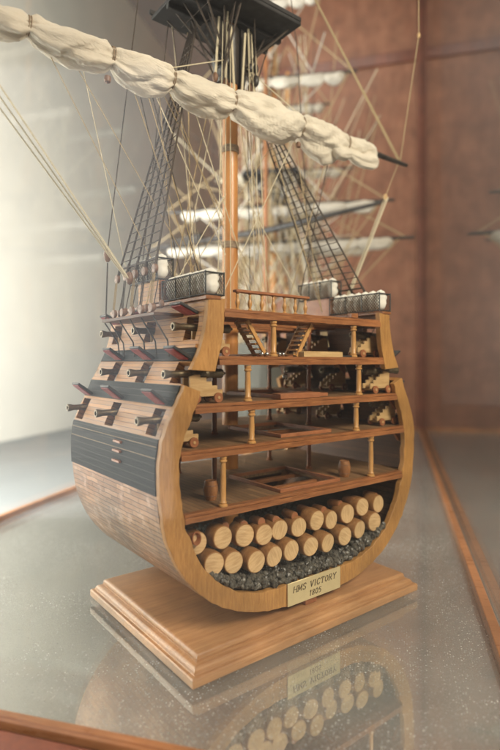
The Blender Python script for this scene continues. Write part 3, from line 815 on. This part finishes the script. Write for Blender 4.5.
# ------------------------------------------------------------------ shrouds, ratlines, deadeyes
for sg in (-1, 1):
    SH = []
    for k in range(5):
        j = .27 + k * .078
        bot = Vector((sg * (wat(1.165) + .098), j, 1.171)); hi = Vector((sg * (wat(1.165) + .085), j, 1.325))
        tp = Vector((-.12, .68 + k * .008, 2.62)) if sg < 0 else Vector((.19, .62 + k * .010, 2.27)); SH.append((bot, hi, tp))
        b = MB(); b.tube([hi, tp], .0041, 6); sh = P(b, 'shroud', M['tar'])
        for (c, zo) in ((bot, .017), (hi, 0)):
            b = MB(); mt = Matrix.Translation(c + Vector((0, 0, zo))) @ Matrix.Rotation(PI / 2, 4, 'Y')
            b.lathe([(.008, -.0075), (.0155, -.0055), (.017, 0), (.0155, .0055), (.008, .0075)], mt, 14); P(b, 'deadeye', M['deadeye'], sh)
        b = MB()
        for o_ in (-.008, 0, .008): b.tube([bot + Vector((sg * .003, o_, .026)), hi + Vector((sg * .003, o_, -.008))], .0014, 5)
        P(b, 'lanyard', M['tar'] if k % 2 else M['tan'], sh)
        b = MB(); e = (tp - hi).normalized(); b.tube([hi + e * .012, hi + e * .055], .0058, 6); P(b, 'seizing', M['tar'], sh)
    b = MB()
    n = 27
    for i in range(n):
        t = .055 + i * .030
        if t > .9: break
        pts = [h.lerp(tp, t) + Vector((sg * .002, 0, random.uniform(-.002, .002))) for _, h, tp in SH]
        fine = []
        for a, c in zip(pts[:-1], pts[1:]): fine += [a, a.lerp(c, .5) - Vector((0, 0, .0018))]
        fine.append(pts[-1]); b.tube(fine, .0021, 5)
    P(b, 'ratlines', M['tar'])
    b = MB(); c0, c1 = SH[0][1].lerp(SH[0][2], .03), SH[-1][1].lerp(SH[-1][2], .03); b.tube([c0, c1], .004, 6); P(b, 'sheer_pole', M['tar'])
    b = MB(); b.tube([SH[2][2] - Vector((0, 0, .01)), (sg * .05, .62, 2.66 if sg < 0 else 2.54)], .011, 8); P(b, 'shroud_bundle', M['tar'])
    # futtock shrouds under the top
    b = MB()
    for k in range(5): b.tube([(sg * .055, .56 + .02 * k, 2.36), (sg * .24, .46 + .075 * k, 2.56)], .0045, 5)
    for i in range(5):
        t = .2 + .17 * i
        b.tube([Vector((sg * .055, .56, 2.36)).lerp(Vector((sg * .24, .46, 2.6)), t), Vector((sg * .055, .64, 2.36)).lerp(Vector((sg * .24, .76, 2.6)), t)], .0016, 5)
    P(b, 'futtock_shrouds', M['tar'])

def rope(pts, r=.0021, mat='rope', name='rope', parent=None):
    b = MB(); P_ = [Vector(p) for p in pts]
    b.tube(P_, r, 6); return P(b, name, M[mat], parent)
def block(p, mat='deadeye', sc=1.0, parent=None):
    b = MB(); b.ball(Vector(p), .014 * sc, 8, (.75, .75, 1.35)); return P(b, 'block', M[mat], parent)
# sheets and lifts at both yard arms
for sg in (-1, 1):
    a0 = Vector((sg * .585, .42, 1.295)); bl = Vector((sg * 1.0 - .055, .45, 1.895)); ye = Vector((sg * 1.10 - .04, YJ, YZ))
    for k in (-.016, .0, .018): rope([a0 + Vector((0, k * .5, 0)), bl + Vector((sg * k * .9, k * 1.6, 0))], .0029)
    block(bl + Vector((0, .004, .01)), 'carriage', 1.0); rope([bl + Vector((0, 0, .02)), ye], .002, 'tan')
    rope([ye, (sg * .03, .56, 3.32)], .0042, 'tan'); rope([ye + Vector((-sg * .02, -.02, 0)), (sg * .01, .54, 3.30)], .003, 'tan')
    rope([ye + Vector((sg * .01, 0, .0)), (sg * 1.03, .30, 2.75), (sg * .88, .2, 3.2)], .0028, 'tan')
    block((sg * 1.03, .30, 2.75), 'carriage', .8)
    block(a0 + Vector((-.0, 0, .012)), 'deadeye', 1.3)
    # backstay with its block
    rope([(sg * .575, .66, 1.17), (sg * .57, .655, 1.40)], .0028, 'tar'); block((sg * .57, .655, 1.43), 'deadeye', 1.5)
    rope([(sg * .57, .655, 1.45), (sg * .44, .62, 2.6), (sg * .30, .60, 3.3)], .0024, 'tar')
    # running rigging near the mast
    for k in range(3):
        rope([(sg * (.07 + .035 * k), .50, 1.22), (sg * (.05 + .02 * k), .53, 2.5)], .0019)
    rope([(sg * .20, .45, 1.2), (sg * .52, .46, 2.11)], .0019, 'tan')
    rope([(sg * .36, .5, 1.3), (sg * .06, .55, 1.75)], .0019)
    rope([(sg * .06, .55, 2.35), (sg * .5, .46, 2.11)], .0022)
    rope([(sg * .04, .54, 2.5), (sg * .02, .54, 2.2)], .006)
rg = random.Random(5)
for i in range(26):
    sg = rg.choice((-1, 1)); a = (sg * rg.uniform(.10, .46), rg.uniform(.40, .80), 1.24)
    c = rg.choice(((sg * .05, .58, rg.uniform(2.2, 2.55)), (sg * rg.uniform(.2, .9), .46, 2.10), (-sg * rg.uniform(.1, .5), .47, 2.10), (sg * rg.uniform(.1, .25), .78, 2.56)))
    rope([a, c], rg.choice((.0015, .0019, .0023)), rg.choice(('rope', 'tan', 'tan', 'tar')))
for sg in (-1, 1):
    for k in range(7):
        j = .25 + .058 * k; x = wat(1.165) + .070
        b = MB(); b.ball(Vector((sg * x, j, 1.192 + rg.uniform(0, .01))), .013, 8, (.6, 1, 1.15)); P(b, 'block', M['deadeye'])
        rope([(sg * x, j, 1.20), (sg * (x - .03), j + .02, 1.30)], .002, rg.choice(('tan', 'tar')))
for i in range(16):   # dark slings and blocks crowding the masthead
    sg = rg.choice((-1, 1)); a = Vector((sg * rg.uniform(.05, .24), rg.uniform(.42, .75), 2.555)); c = Vector((sg * rg.uniform(.03, .12), rg.uniform(.52, .60), rg.uniform(2.14, 2.35)))
    rope([a, c], rg.choice((.003, .0045)), 'tar')
    if i % 2: block(a.lerp(c, rg.uniform(.5, 1)), 'spar', rg.uniform(1.0, 1.6))
# anchors of pale tackle under the top
for (x, j, z0, z1) in ((-.11, .56, 2.26, 2.56), (-.07, .54, 2.24, 2.6), (.08, .55, 2.27, 2.58), (.12, .57, 2.24, 2.56)):
    rope([(x, j, z0), (x * .8, j, z1)], .0055, 'rope'); block((x, j, z0), 'deadeye', 1.2)

# ------------------------------------------------------------------ guns
def make_cannon():
    t = empty('cannon', (0, 0, 0), 0, 'x', 'cannon', 'cannons at the gun ports')
    rot = Matrix.Rotation(PI / 2, 4, 'Y')
    b = MB(); prof = [(.0001, -.112), (.005, -.111), (.006, -.104), (.004, -.100), (.0155, -.097), (.017, -.09), (.0155, -.085), (.0160, -.04), (.0172, -.038), (.0172, -.034), (.0150, -.03), (.0140, .02), (.0152, .022), (.0152, .026), (.0130, .03), (.0112, .105), (.0125, .110), (.0150, .122), (.0155, .128), (.0130, .131), (.0085, .131), (.0080, .105), (.0001, .104)]
    b.lathe(prof, Matrix.Translation((0, 0, .098)) @ rot, 20)
    b.tube([(-.004, -.024, .096), (-.004, .024, .096)], .005, 10)
    b.build('barrel', M['bronze'], t, 0, 35)
    b = MB()
    for y in (-.024, .016):
        b.prism([(-.085, .022), (.045, .022), (.045, .090), (.022, .096), (.004, .096), (.004, .086), (-.02, .086), (-.02, .072), (-.042, .072), (-.042, .058), (-.064, .058), (-.064, .044), (-.085, .044)], y, y + .008)
    b.box(-.07, .04, -.0155, .0155, .026, .034)
    b.build('carriage', M['carriage'], t, .001)
    for x in (-.062, .026):
        b = MB(); b.tube([(x, -.038, .0175), (x, .038, .0175)], .0055, 8); b.build('axle', M['carriage'], t)
        for y in (-.036, .028):
            b = MB(); b.lathe([(.0165, 0), (.0172, .001), (.0172, .007), (.0165, .008)], Matrix.Translation((x, y + .008, .0175)) @ Matrix.Rotation(PI / 2, 4, 'X'), 18)
            b.build('wheel', M['redwood'], t)
    return t
gun = make_cannon()
ordn = ['nearest', 'second', 'third']
rows = [('lower', ROW1, .7145, .555), ('middle', ROW2, .8625, .475), ('upper', ROW3, 1.0195, .425)]
first = True
for sg, side in ((-1, 'left'), (1, 'right')):
    for rn, js, z, s in rows:
        for k, j in enumerate(js):
            ext = 0
            g = gun if first else copy_tree(gun); first = False
            jj = j if not (rn == 'middle' and k == 0) else .128
            ext = .0 if not (rn == 'middle' and k == 0) else .0
            g.location = W(sg * (s + ext), jj, z); g.rotation_euler = (0, 0, ANG + (PI if sg < 0 else 0))
            if rn == 'middle' and k == 0:
                g['label'] = 'bronze cannon on stepped pale carriage in the gap between %s frame timbers' % side
            else:
                g['label'] = '%s cannon from the front, %s row, %s side of the hull' % (ordn[k].replace('nearest', 'first'), rn, side)

# ------------------------------------------------------------------ casks in the hold
def cask_proto(name, r, ln, mat, headmat):
    t = empty(name)
    b = MB(); mt = Matrix.Rotation(PI / 2, 4, 'X')   # axis along -y, head at y=0 facing front
    pr = [(r * .90, 0), (r * .955, -.0006), (r * .985, -.004), (r * .99, -.012)]
    for i in range(1, 8):
        q = i / 8; pr.append((r * (1 + .03 * math.sin(PI * q)), -.012 - (ln - .02) * q))
    pr += [(r * .985, -ln + .004), (r * .9, -ln)]
    b.lathe(pr, mt, 30); b.build('staves', mat, t, 0, 40)
    b = MB(); b.lathe([(r * .90, .0002), (r * .895, .0012), (r * .5, .0016), (r * .05, .0017)], mt, 30); b.build('head', headmat, t, 0, 40)
    return t
BU = [(-.490, .400), (-.392, .401), (-.292, .386), (-.203, .371), (-.128, .374), (-.032, .366), (.056, .378), (.150, .360), (.242, .370), (.330, .385), (.437, .380)]
BL = [(-.437, .326), (-.350, .308), (-.258, .292), (-.170, .290), (-.080, .290), (.010, .289), (.106, .282), (.208, .288), (.302, .296), (.395, .312)]
NUM = ['first', 'second', 'third', 'fourth', 'fifth', 'sixth', 'seventh', 'eighth', 'ninth', 'tenth', 'eleventh']
bar = cask_proto('barrel', .0402, .062, M['barrel'], M['barrelhead']); first = True
for rn, lst in (('upper', BU), ('lower', BL)):
    for k, (s, z) in enumerate(lst):
        o = bar if first else copy_tree(bar); first = False
        jj = (.088 if rn == 'lower' else .10) + random.uniform(-.006, .010)
        o.location = W(s, jj, z)
        sc = 1.0 + random.uniform(-.04, .03); o.scale = (sc, 1, sc)
        rz = Matrix.Rotation(ANG + random.uniform(-.09, .09), 4, 'Z') @ Matrix.Rotation(random.uniform(-.06, .06), 4, 'X') @ Matrix.Rotation(random.uniform(-1.5, 1.5), 4, 'Y')
        o.rotation_euler = rz.to_euler()
        tag(o, 'pale wooden barrel, %s from the left in the %s row of the hold' % (NUM[k], rn), 'barrel', 'pale barrels stacked in the hold')
keg = cask_proto('keg', .0175, .06, M['darkcask'], M['redwood']); first = True
KG = [(261, 522), (275, 520), (294, 516), (311, 512), (325, 511), (342, 505), (356, 501), (377, 497), (243, 525), (225, 527)]
def onj(px, py, j):
    r = (px - 250) / 530; A = Vector((-.177, 1.616)) + Vector((V.x, V.y)) * j
    s = (r * A.y - A.x) / (U.x - r * U.y); D = A.y + s * U.y; return s - .5765, (362 - py) / 530 * D + 1
KS = sorted(onj(px, py, .125) for px, py in KG)
for k, (s, z) in enumerate(KS):
    o = keg if first else copy_tree(keg); first = False
    o.location = W(s, .125 + random.uniform(-.008, .008), z); o.rotation_euler = (random.uniform(-.1, .1), 0, ANG + random.uniform(-.2, .2))
    tag(o, 'small brown keg, %s from the left of those lying on top of the barrels' % NUM[k], 'keg', 'small kegs on top of the barrels')
# the little open bucket hung at the frame
bk = empty('bucket', W(-.505, .085, .425), ANG, 'tiny copper-coloured bucket lying at the left end of the upper barrel row', 'bucket')
b = MB(); mt = Matrix.Rotation(PI / 2 - .2, 4, 'X') @ Matrix.Rotation(.3, 4, 'Y')
b.lathe([(.012, -.03), (.0185, -.028), (.0200, .0), (.0175, .0), (.0160, -.024), (.001, -.025)], mt, 20); b.build('body', M['redwood'], bk)
b = MB(); b.tube([mt @ Vector((.0202 * math.cos(q), .0202 * math.sin(q), -.001)) for q in [2 * PI * i / 20 for i in range(20)]], .0022, 6, closed=True); b.build('rim', M['redwood'], bk)
# casks on the orlop deck
def upright(name, s, j, z, label):
    t = empty(name, W(s, j, z), ANG, label, 'keg')
    b = MB(); b.lathe([(.019, 0), (.0235, .012), (.0265, .034), (.0255, .046), (.0205, .068), (.0185, .068), (.018, .065)], None, 22); b.build('staves', M['darkcask'], t)
    b = MB()
    for zz, rr in ((.016, .0245), (.052, .0245)): b.tube([(rr * math.cos(q), rr * math.sin(q), zz) for q in [2 * PI * i / 22 for i in range(22)]], .0013, 5, closed=True)
    b.build('hoop', M['deadeye'], t)
    b = MB(); b.lathe([(.0178, .0625), (.0178, .0645), (.004, .065)], None, 22); b.build('head', M['redwood'], t)
upright('keg', -.385, .185, .5125, 'dark brown keg standing on the lowest deck behind the left pillar')
upright('keg', .275, .150, .5125, 'brown keg standing on the lowest deck near the right pillar')
# round shot on the upper deck
SH_ = [(-.235, .082), (-.208, .086), (-.150, .084), (-.128, .088)]
for k, (s, j) in enumerate(SH_):
    b = MB(); b.ball((0, 0, 0), .0085, 10); o = b.build('cannonball', M['steel'], None, 0, 180); o.location = W(s, j, 1.0283)
    tag(o, 'shiny round shot, %s from the left beside the ladders on the upper deck' % NUM[k], 'cannonball', 'round shot by the ladders')
# hanging lanterns glimpsed on the gun deck
def lantern(s, j, z, label):
    t = empty('lantern', W(s, j, z), ANG, label, 'lantern')
    b = MB(); b.lathe([(.010, 0), (.011, .003), (.011, .022), (.006, .028), (.002, .034), (.001, .06)], None, 14); b.build('body', M['steel'], t)
    b = MB(); b.lathe([(.0122, .004), (.0122, .006)], None, 14); b.lathe([(.0122, .016), (.0122, .018)], None, 14); b.build('rim', M['bronze'], t)
lantern(.07, .30, .929, 'tiny metal lantern hanging under the beams above the middle deck hatch')

# gravel ballast
b = MB(); rnd = random.Random(4)
prof = [p for p in INNF if p[1] < .262]
A = [(-x, z + .002) for x, z in prof[::-1]] + [(x, z + .002) for x, z in prof[1:]]
Bt = [(x, .190 + .06 * (abs(x) / .42) ** 2) for x, z in A]
Bt = [(x, max(zb, a[1] + .001)) for (x, zb), a in zip(Bt, A)]
b.strip(A, Bt, .094, .84)
ico = [Vector(v).normalized() for v in ((0, 1, 1.6), (0, -1, 1.6), (0, 1, -1.6), (0, -1, -1.6), (1, 1.6, 0), (-1, 1.6, 0), (1, -1.6, 0), (-1, -1.6, 0), (1.6, 0, 1), (-1.6, 0, 1), (1.6, 0, -1), (-1.6, 0, -1))]
import itertools
el = min((ico[0] - q).length for q in ico[1:])
icf = [t for t in itertools.combinations(range(12), 3) if all(abs((ico[a] - ico[c]).length - el) < .05 for a, c in ((t[0], t[1]), (t[1], t[2]), (t[0], t[2])))]
icf2 = []
for t in icf:
    n = (ico[t[1]] - ico[t[0]]).cross(ico[t[2]] - ico[t[0]]); c = ico[t[0]] + ico[t[1]] + ico[t[2]]
    icf2.append(t if n.dot(c) > 0 else (t[0], t[2], t[1]))
for i in range(2600):
    s = rnd.uniform(-.47, .47); j = .074 + abs(rnd.gauss(0, .05)) if i < 1900 else rnd.uniform(.08, .8)
    zf = .185 if abs(s) < .2 else .178 + .11 * ((abs(s) - .1) / .35) ** 2.2
    hi = .215 + .075 * (abs(s) / .45) ** 2
    floor_z = next((z for x, z in INNF if x >= abs(s)), .3) + .010
    if floor_z > hi + .01: continue
    z = rnd.uniform(floor_z, hi) if i < 1900 else hi - rnd.random() * .02
    r = rnd.uniform(.006, .0145); sc = Vector((rnd.uniform(.7, 1.3), rnd.uniform(.7, 1.2), rnd.uniform(.6, 1)))
    rt = Euler((rnd.random() * 6, rnd.random() * 6, rnd.random() * 6)).to_matrix()
    b.add([rt @ Vector((v.x * sc.x, v.y * sc.y, v.z * sc.z)) * r * rnd.uniform(.82, 1.15) + Vector((s, j, z)) for v in ico], icf2)
o = b.build('gravel_ballast', M['gravel'], None, 0, 0); o.matrix_world = SHIP
tag(o, 'dark glinting gravel ballast filling the bottom of the hold under the barrels', 'gravel', kind='stuff')

# ------------------------------------------------------------------ blurred second model behind
def far_model():
    loc = Vector((.22, 5.0, 0)); rot = CANG + R(4)
    t = empty('model_ship', loc, rot, 'second sailing ship model with furled sails standing blurred behind the cut-away ship', 'model ship')
    def B(mb, name, mat, par=None, smooth=40):
        o = mb.build(name, mat, par or t, 0, smooth); return o
    # hull, added under the far masts, darkens the view through the decks; lofted along y
    vs = []; fs = []; secs = 14; ring = [(0, .0), (.35, .02), (.75, .15), (.95, .38), (1.0, .6), (.9, .85), (.82, 1.0)]
    full = [(-x, z) for x, z in ring[::-1]] + ring[1:]; m = len(full)
    for i in range(secs + 1):
        q = i / secs; y = -.55 + 2.6 * q; w = .50 * (1 - abs(2 * q - 1) ** 3.2) ** .6 + .03; zt = 1.0 + .12 * (2 * q - 1) ** 2
        for x, z in full: vs.append((x * w, y, .16 + z * zt * .92))
    for i in range(secs):
        for k in range(m - 1): fs.append((i * m + k, i * m + k + 1, (i + 1) * m + k + 1, (i + 1) * m + k))
        fs.append((i * m + m - 1, i * m, (i + 1) * m, (i + 1) * m + m - 1))
    fs.append(tuple(range(m))); fs.append(tuple(secs * m + k for k in range(m - 1, -1, -1)))
    b = MB(); b.add(vs, fs); B(b, 'hull', M['black'])
    for i, v in enumerate(b.v): pass
    b = MB()
    for y in (-.1, 1.4): b.box(-.28, .28, y, y + .06, .02, .30)
    b.box(-.35, .35, -.4, 1.9, 0, .0195 + .0); B(b, 'cradle', M['plinth'])
    for (mx, my, h, yards) in ((0.0, 0.0, 4.9, [(2.10, 1.27, 1), (2.44, 1.10, 1), (3.62, .78, 1), (4.35, .5, 1)]), (-.02, 1.25, 4.4, [(2.30, 1.05, 1), (3.2, .75, 1), (3.95, .5, 1)])):
        b = MB(); b.lathe([(.034, 0), (.032, 1.6), (.026, 1.9), (.022, h - 1.1)], Matrix.Translation((mx, my, 1.1)), 14); ms = B(b, 'mast', M['mast'])
        b = MB(); b.box(mx - .27, mx + .27, my - .18, my + .2, 2.72, 2.76); b.prism([(mx - .06, 2.45), (mx + .06, 2.45), (mx + .2, 2.719), (mx - .2, 2.719)], my - .05, my + .05); B(b, 'fighting_top', M['top'])
        for (z, hl, sl) in yards:
            b = MB(); b.tube([(mx - hl, my - .08, z), (mx, my - .08, z), (mx + hl, my - .08, z)], [.012, .03, .012], 10); y = B(b, 'yard', M['spar'])
            f = furled(mx - hl * .8, mx + hl * .86, [mx + hl * q for q in (-.62, -.3, 0, .32, .62)], lambda x: .046, z - .035, my - .10, seed=z, nx=120, na=20, droop=.35)
            B(f, 'furled_sail', M['sailfar'], y, 180)
            for sg in (-1, 1):
                b = MB(); b.tube([(mx + sg * hl * .95, my - .08, z), (mx, my, z + .75)], .006, 5); b.tube([(mx + sg * hl * .9, my - .08, z), (mx + sg * .3, my - .5, max(1.15, z - 1.0))], .005, 5); B(b, 'rope', M['tan'], y)
                b = MB(); b.tube([(mx + sg * hl * .5, my - .08, z), (mx + sg * .05, my - .3, z + .5)], .006, 5); b.tube([(mx + sg * hl * .7, my - .08, z), (mx - sg * .02, my - .2, z - .6)], .006, 5); B(b, 'rope', M['sailfar'], y)
        for sg in (-1, 1):
            b = MB(); tops = []
            for k in range(5):
                a = Vector((mx + sg * .52, my - .25 + .12 * k, 1.12)); c = Vector((mx + sg * .04, my, 2.72)); tops.append((a, c)); b.tube([a, c], .007, 5)
            for i in range(12):
                q = .08 + i * .065; b.tube([tops[0][0].lerp(tops[0][1], q), tops[-1][0].lerp(tops[-1][1], q)], .004, 4)
            for k in range(3): b.tube([(mx + sg * .48, my + .1 + .1 * k, 1.12), (mx, my, 3.9)], .006, 5)
            B(b, 'shroud', M['tan'])
    rq = random.Random(11)
    for mat, n_, rr_ in (('tan', 90, .0042), ('rope', 70, .0042), ('sailfar', 16, .007), ('tar', 30, .004)):
        b = MB()
        for i in range(n_):
            my = rq.choice((0, 0, 1.25)); sd_ = rq.choice((-1, 1))
            a = Vector((sd_ * rq.uniform(.2, .52), my + rq.uniform(-.45, .5), 1.12 if rq.random() < .6 else rq.uniform(1.6, 2.6)))
            c = Vector((rq.uniform(-.35, .35) if rq.random() < .5 else rq.uniform(-1.0, 1.0), my - .08, rq.choice((2.1, 2.44, 2.72, 3.2, 3.62, 4.0))))
            b.tube([a, c], rr_, 5)
        B(b, 'rope', M[mat])
    b = MB(); b.lathe([(.024, 0), (.022, 1.2), (.014, 2.6)], Matrix.Translation((.0, -.42, 1.1)), 12); ms = B(b, 'mast', M['edge'])
    b = MB(); b.tube([(-1.12, -.12, 2.10), (0, -.48, 2.12), (.95, -.84, 2.2)], [.014, .030, .014], 10); B(b, 'yard', M['spar'])
    b = MB(); b.tube([(-.95, -.17, 2.14), (-.62, -.28, 2.15)], [.02, .034], 10); B(b, 'yard_boom', M['spar'])
    b = MB()
    for (a, c) in (((0, 0, 4.3), (-.02, 1.25, 2.6)), ((0, 0, 2.7), (0, 1.25, 1.3)), ((0, -.5, 1.15), (0, 0, 3.4)), ((0, -.55, 1.2), (0, 0, 2.6)), ((-.02, 1.25, 4), (0, 2.0, 1.2))): b.tube([a, c], .010, 5)
    B(b, 'stay', M['tan'])
far_model()

# ------------------------------------------------------------------ light
def area(name, loc, target, sx, sy, power, col, spread=180):
    ld = bpy.data.lights.new(name, 'AREA'); ld.shape = 'RECTANGLE'; ld.size = sx; ld.size_y = sy; ld.energy = power; ld.color = col; ld.spread = R(spread)
    o = bpy.data.objects.new(name, ld); COL.objects.link(o); o.location = loc
    o.rotation_euler = (Vector(target) - Vector(loc)).to_track_quat('-Z', 'Y').to_euler(); return o
def cw(l, a, z): return CASE @ Vector((l, a, z))
area('window_light', cw(-3.2, -.75, 1.3), cw(-2.2, 3.0, .9), 3.3, 3.6, 45, (.93, .97, 1.0))
area('wall_fill_light', cw(-2.9, 1.4, 1.3), cw(-5.7, 3.6, 2.2), 2.2, 3.0, 1150, (.93, .97, 1.0))  # added fill lamp between case and wall, brightens the cream wall
area('room_light', (2.6, -.9, 3.6), (.1, 2.6, .9), 1.6, 1.6, 310, (1.0, .88, .72))
area('ceiling_light', (-.6, 4.2, 7.3), (-.4, 4.4, 0), 2.2, 3.5, 130, (1.0, .93, .82))

w = bpy.data.worlds.new('World'); S.world = w; w.use_nodes = True
bg = w.node_tree.nodes['Background']; bg.inputs[0].default_value = (1.0, .93, .84, 1); bg.inputs[1].default_value = .13

# ------------------------------------------------------------------ camera
cd = bpy.data.cameras.new('camera'); cam = bpy.data.objects.new('camera', cd); COL.objects.link(cam); S.camera = cam
cam.location = (0, 0, 1); cam.rotation_euler = (R(90), 0, 0)
cd.sensor_fit = 'VERTICAL'; cd.sensor_height = 36; cd.sensor_width = 24; cd.lens = 36 * 530 / 750; cd.shift_y = -13 / 750
cd.clip_start = .05; cd.clip_end = 200
cd.dof.use_dof = True; cd.dof.focus_distance = 1.98; cd.dof.aperture_fstop = .02544 / .029

for o in list(COL.objects):
    if '_c' in o: del o['_c']
S.render.engine = 'CYCLES'
S.cycles.max_bounces = 10; S.cycles.transparent_max_bounces = 16; S.cycles.glossy_bounces = 6
S.cycles.sample_clamp_indirect = 6
S.render.resolution_x = 683; S.render.resolution_y = 1024
S.view_settings.view_transform = 'Standard'; S.view_settings.look = 'None'; S.view_settings.exposure = .04; S.view_settings.gamma = 1
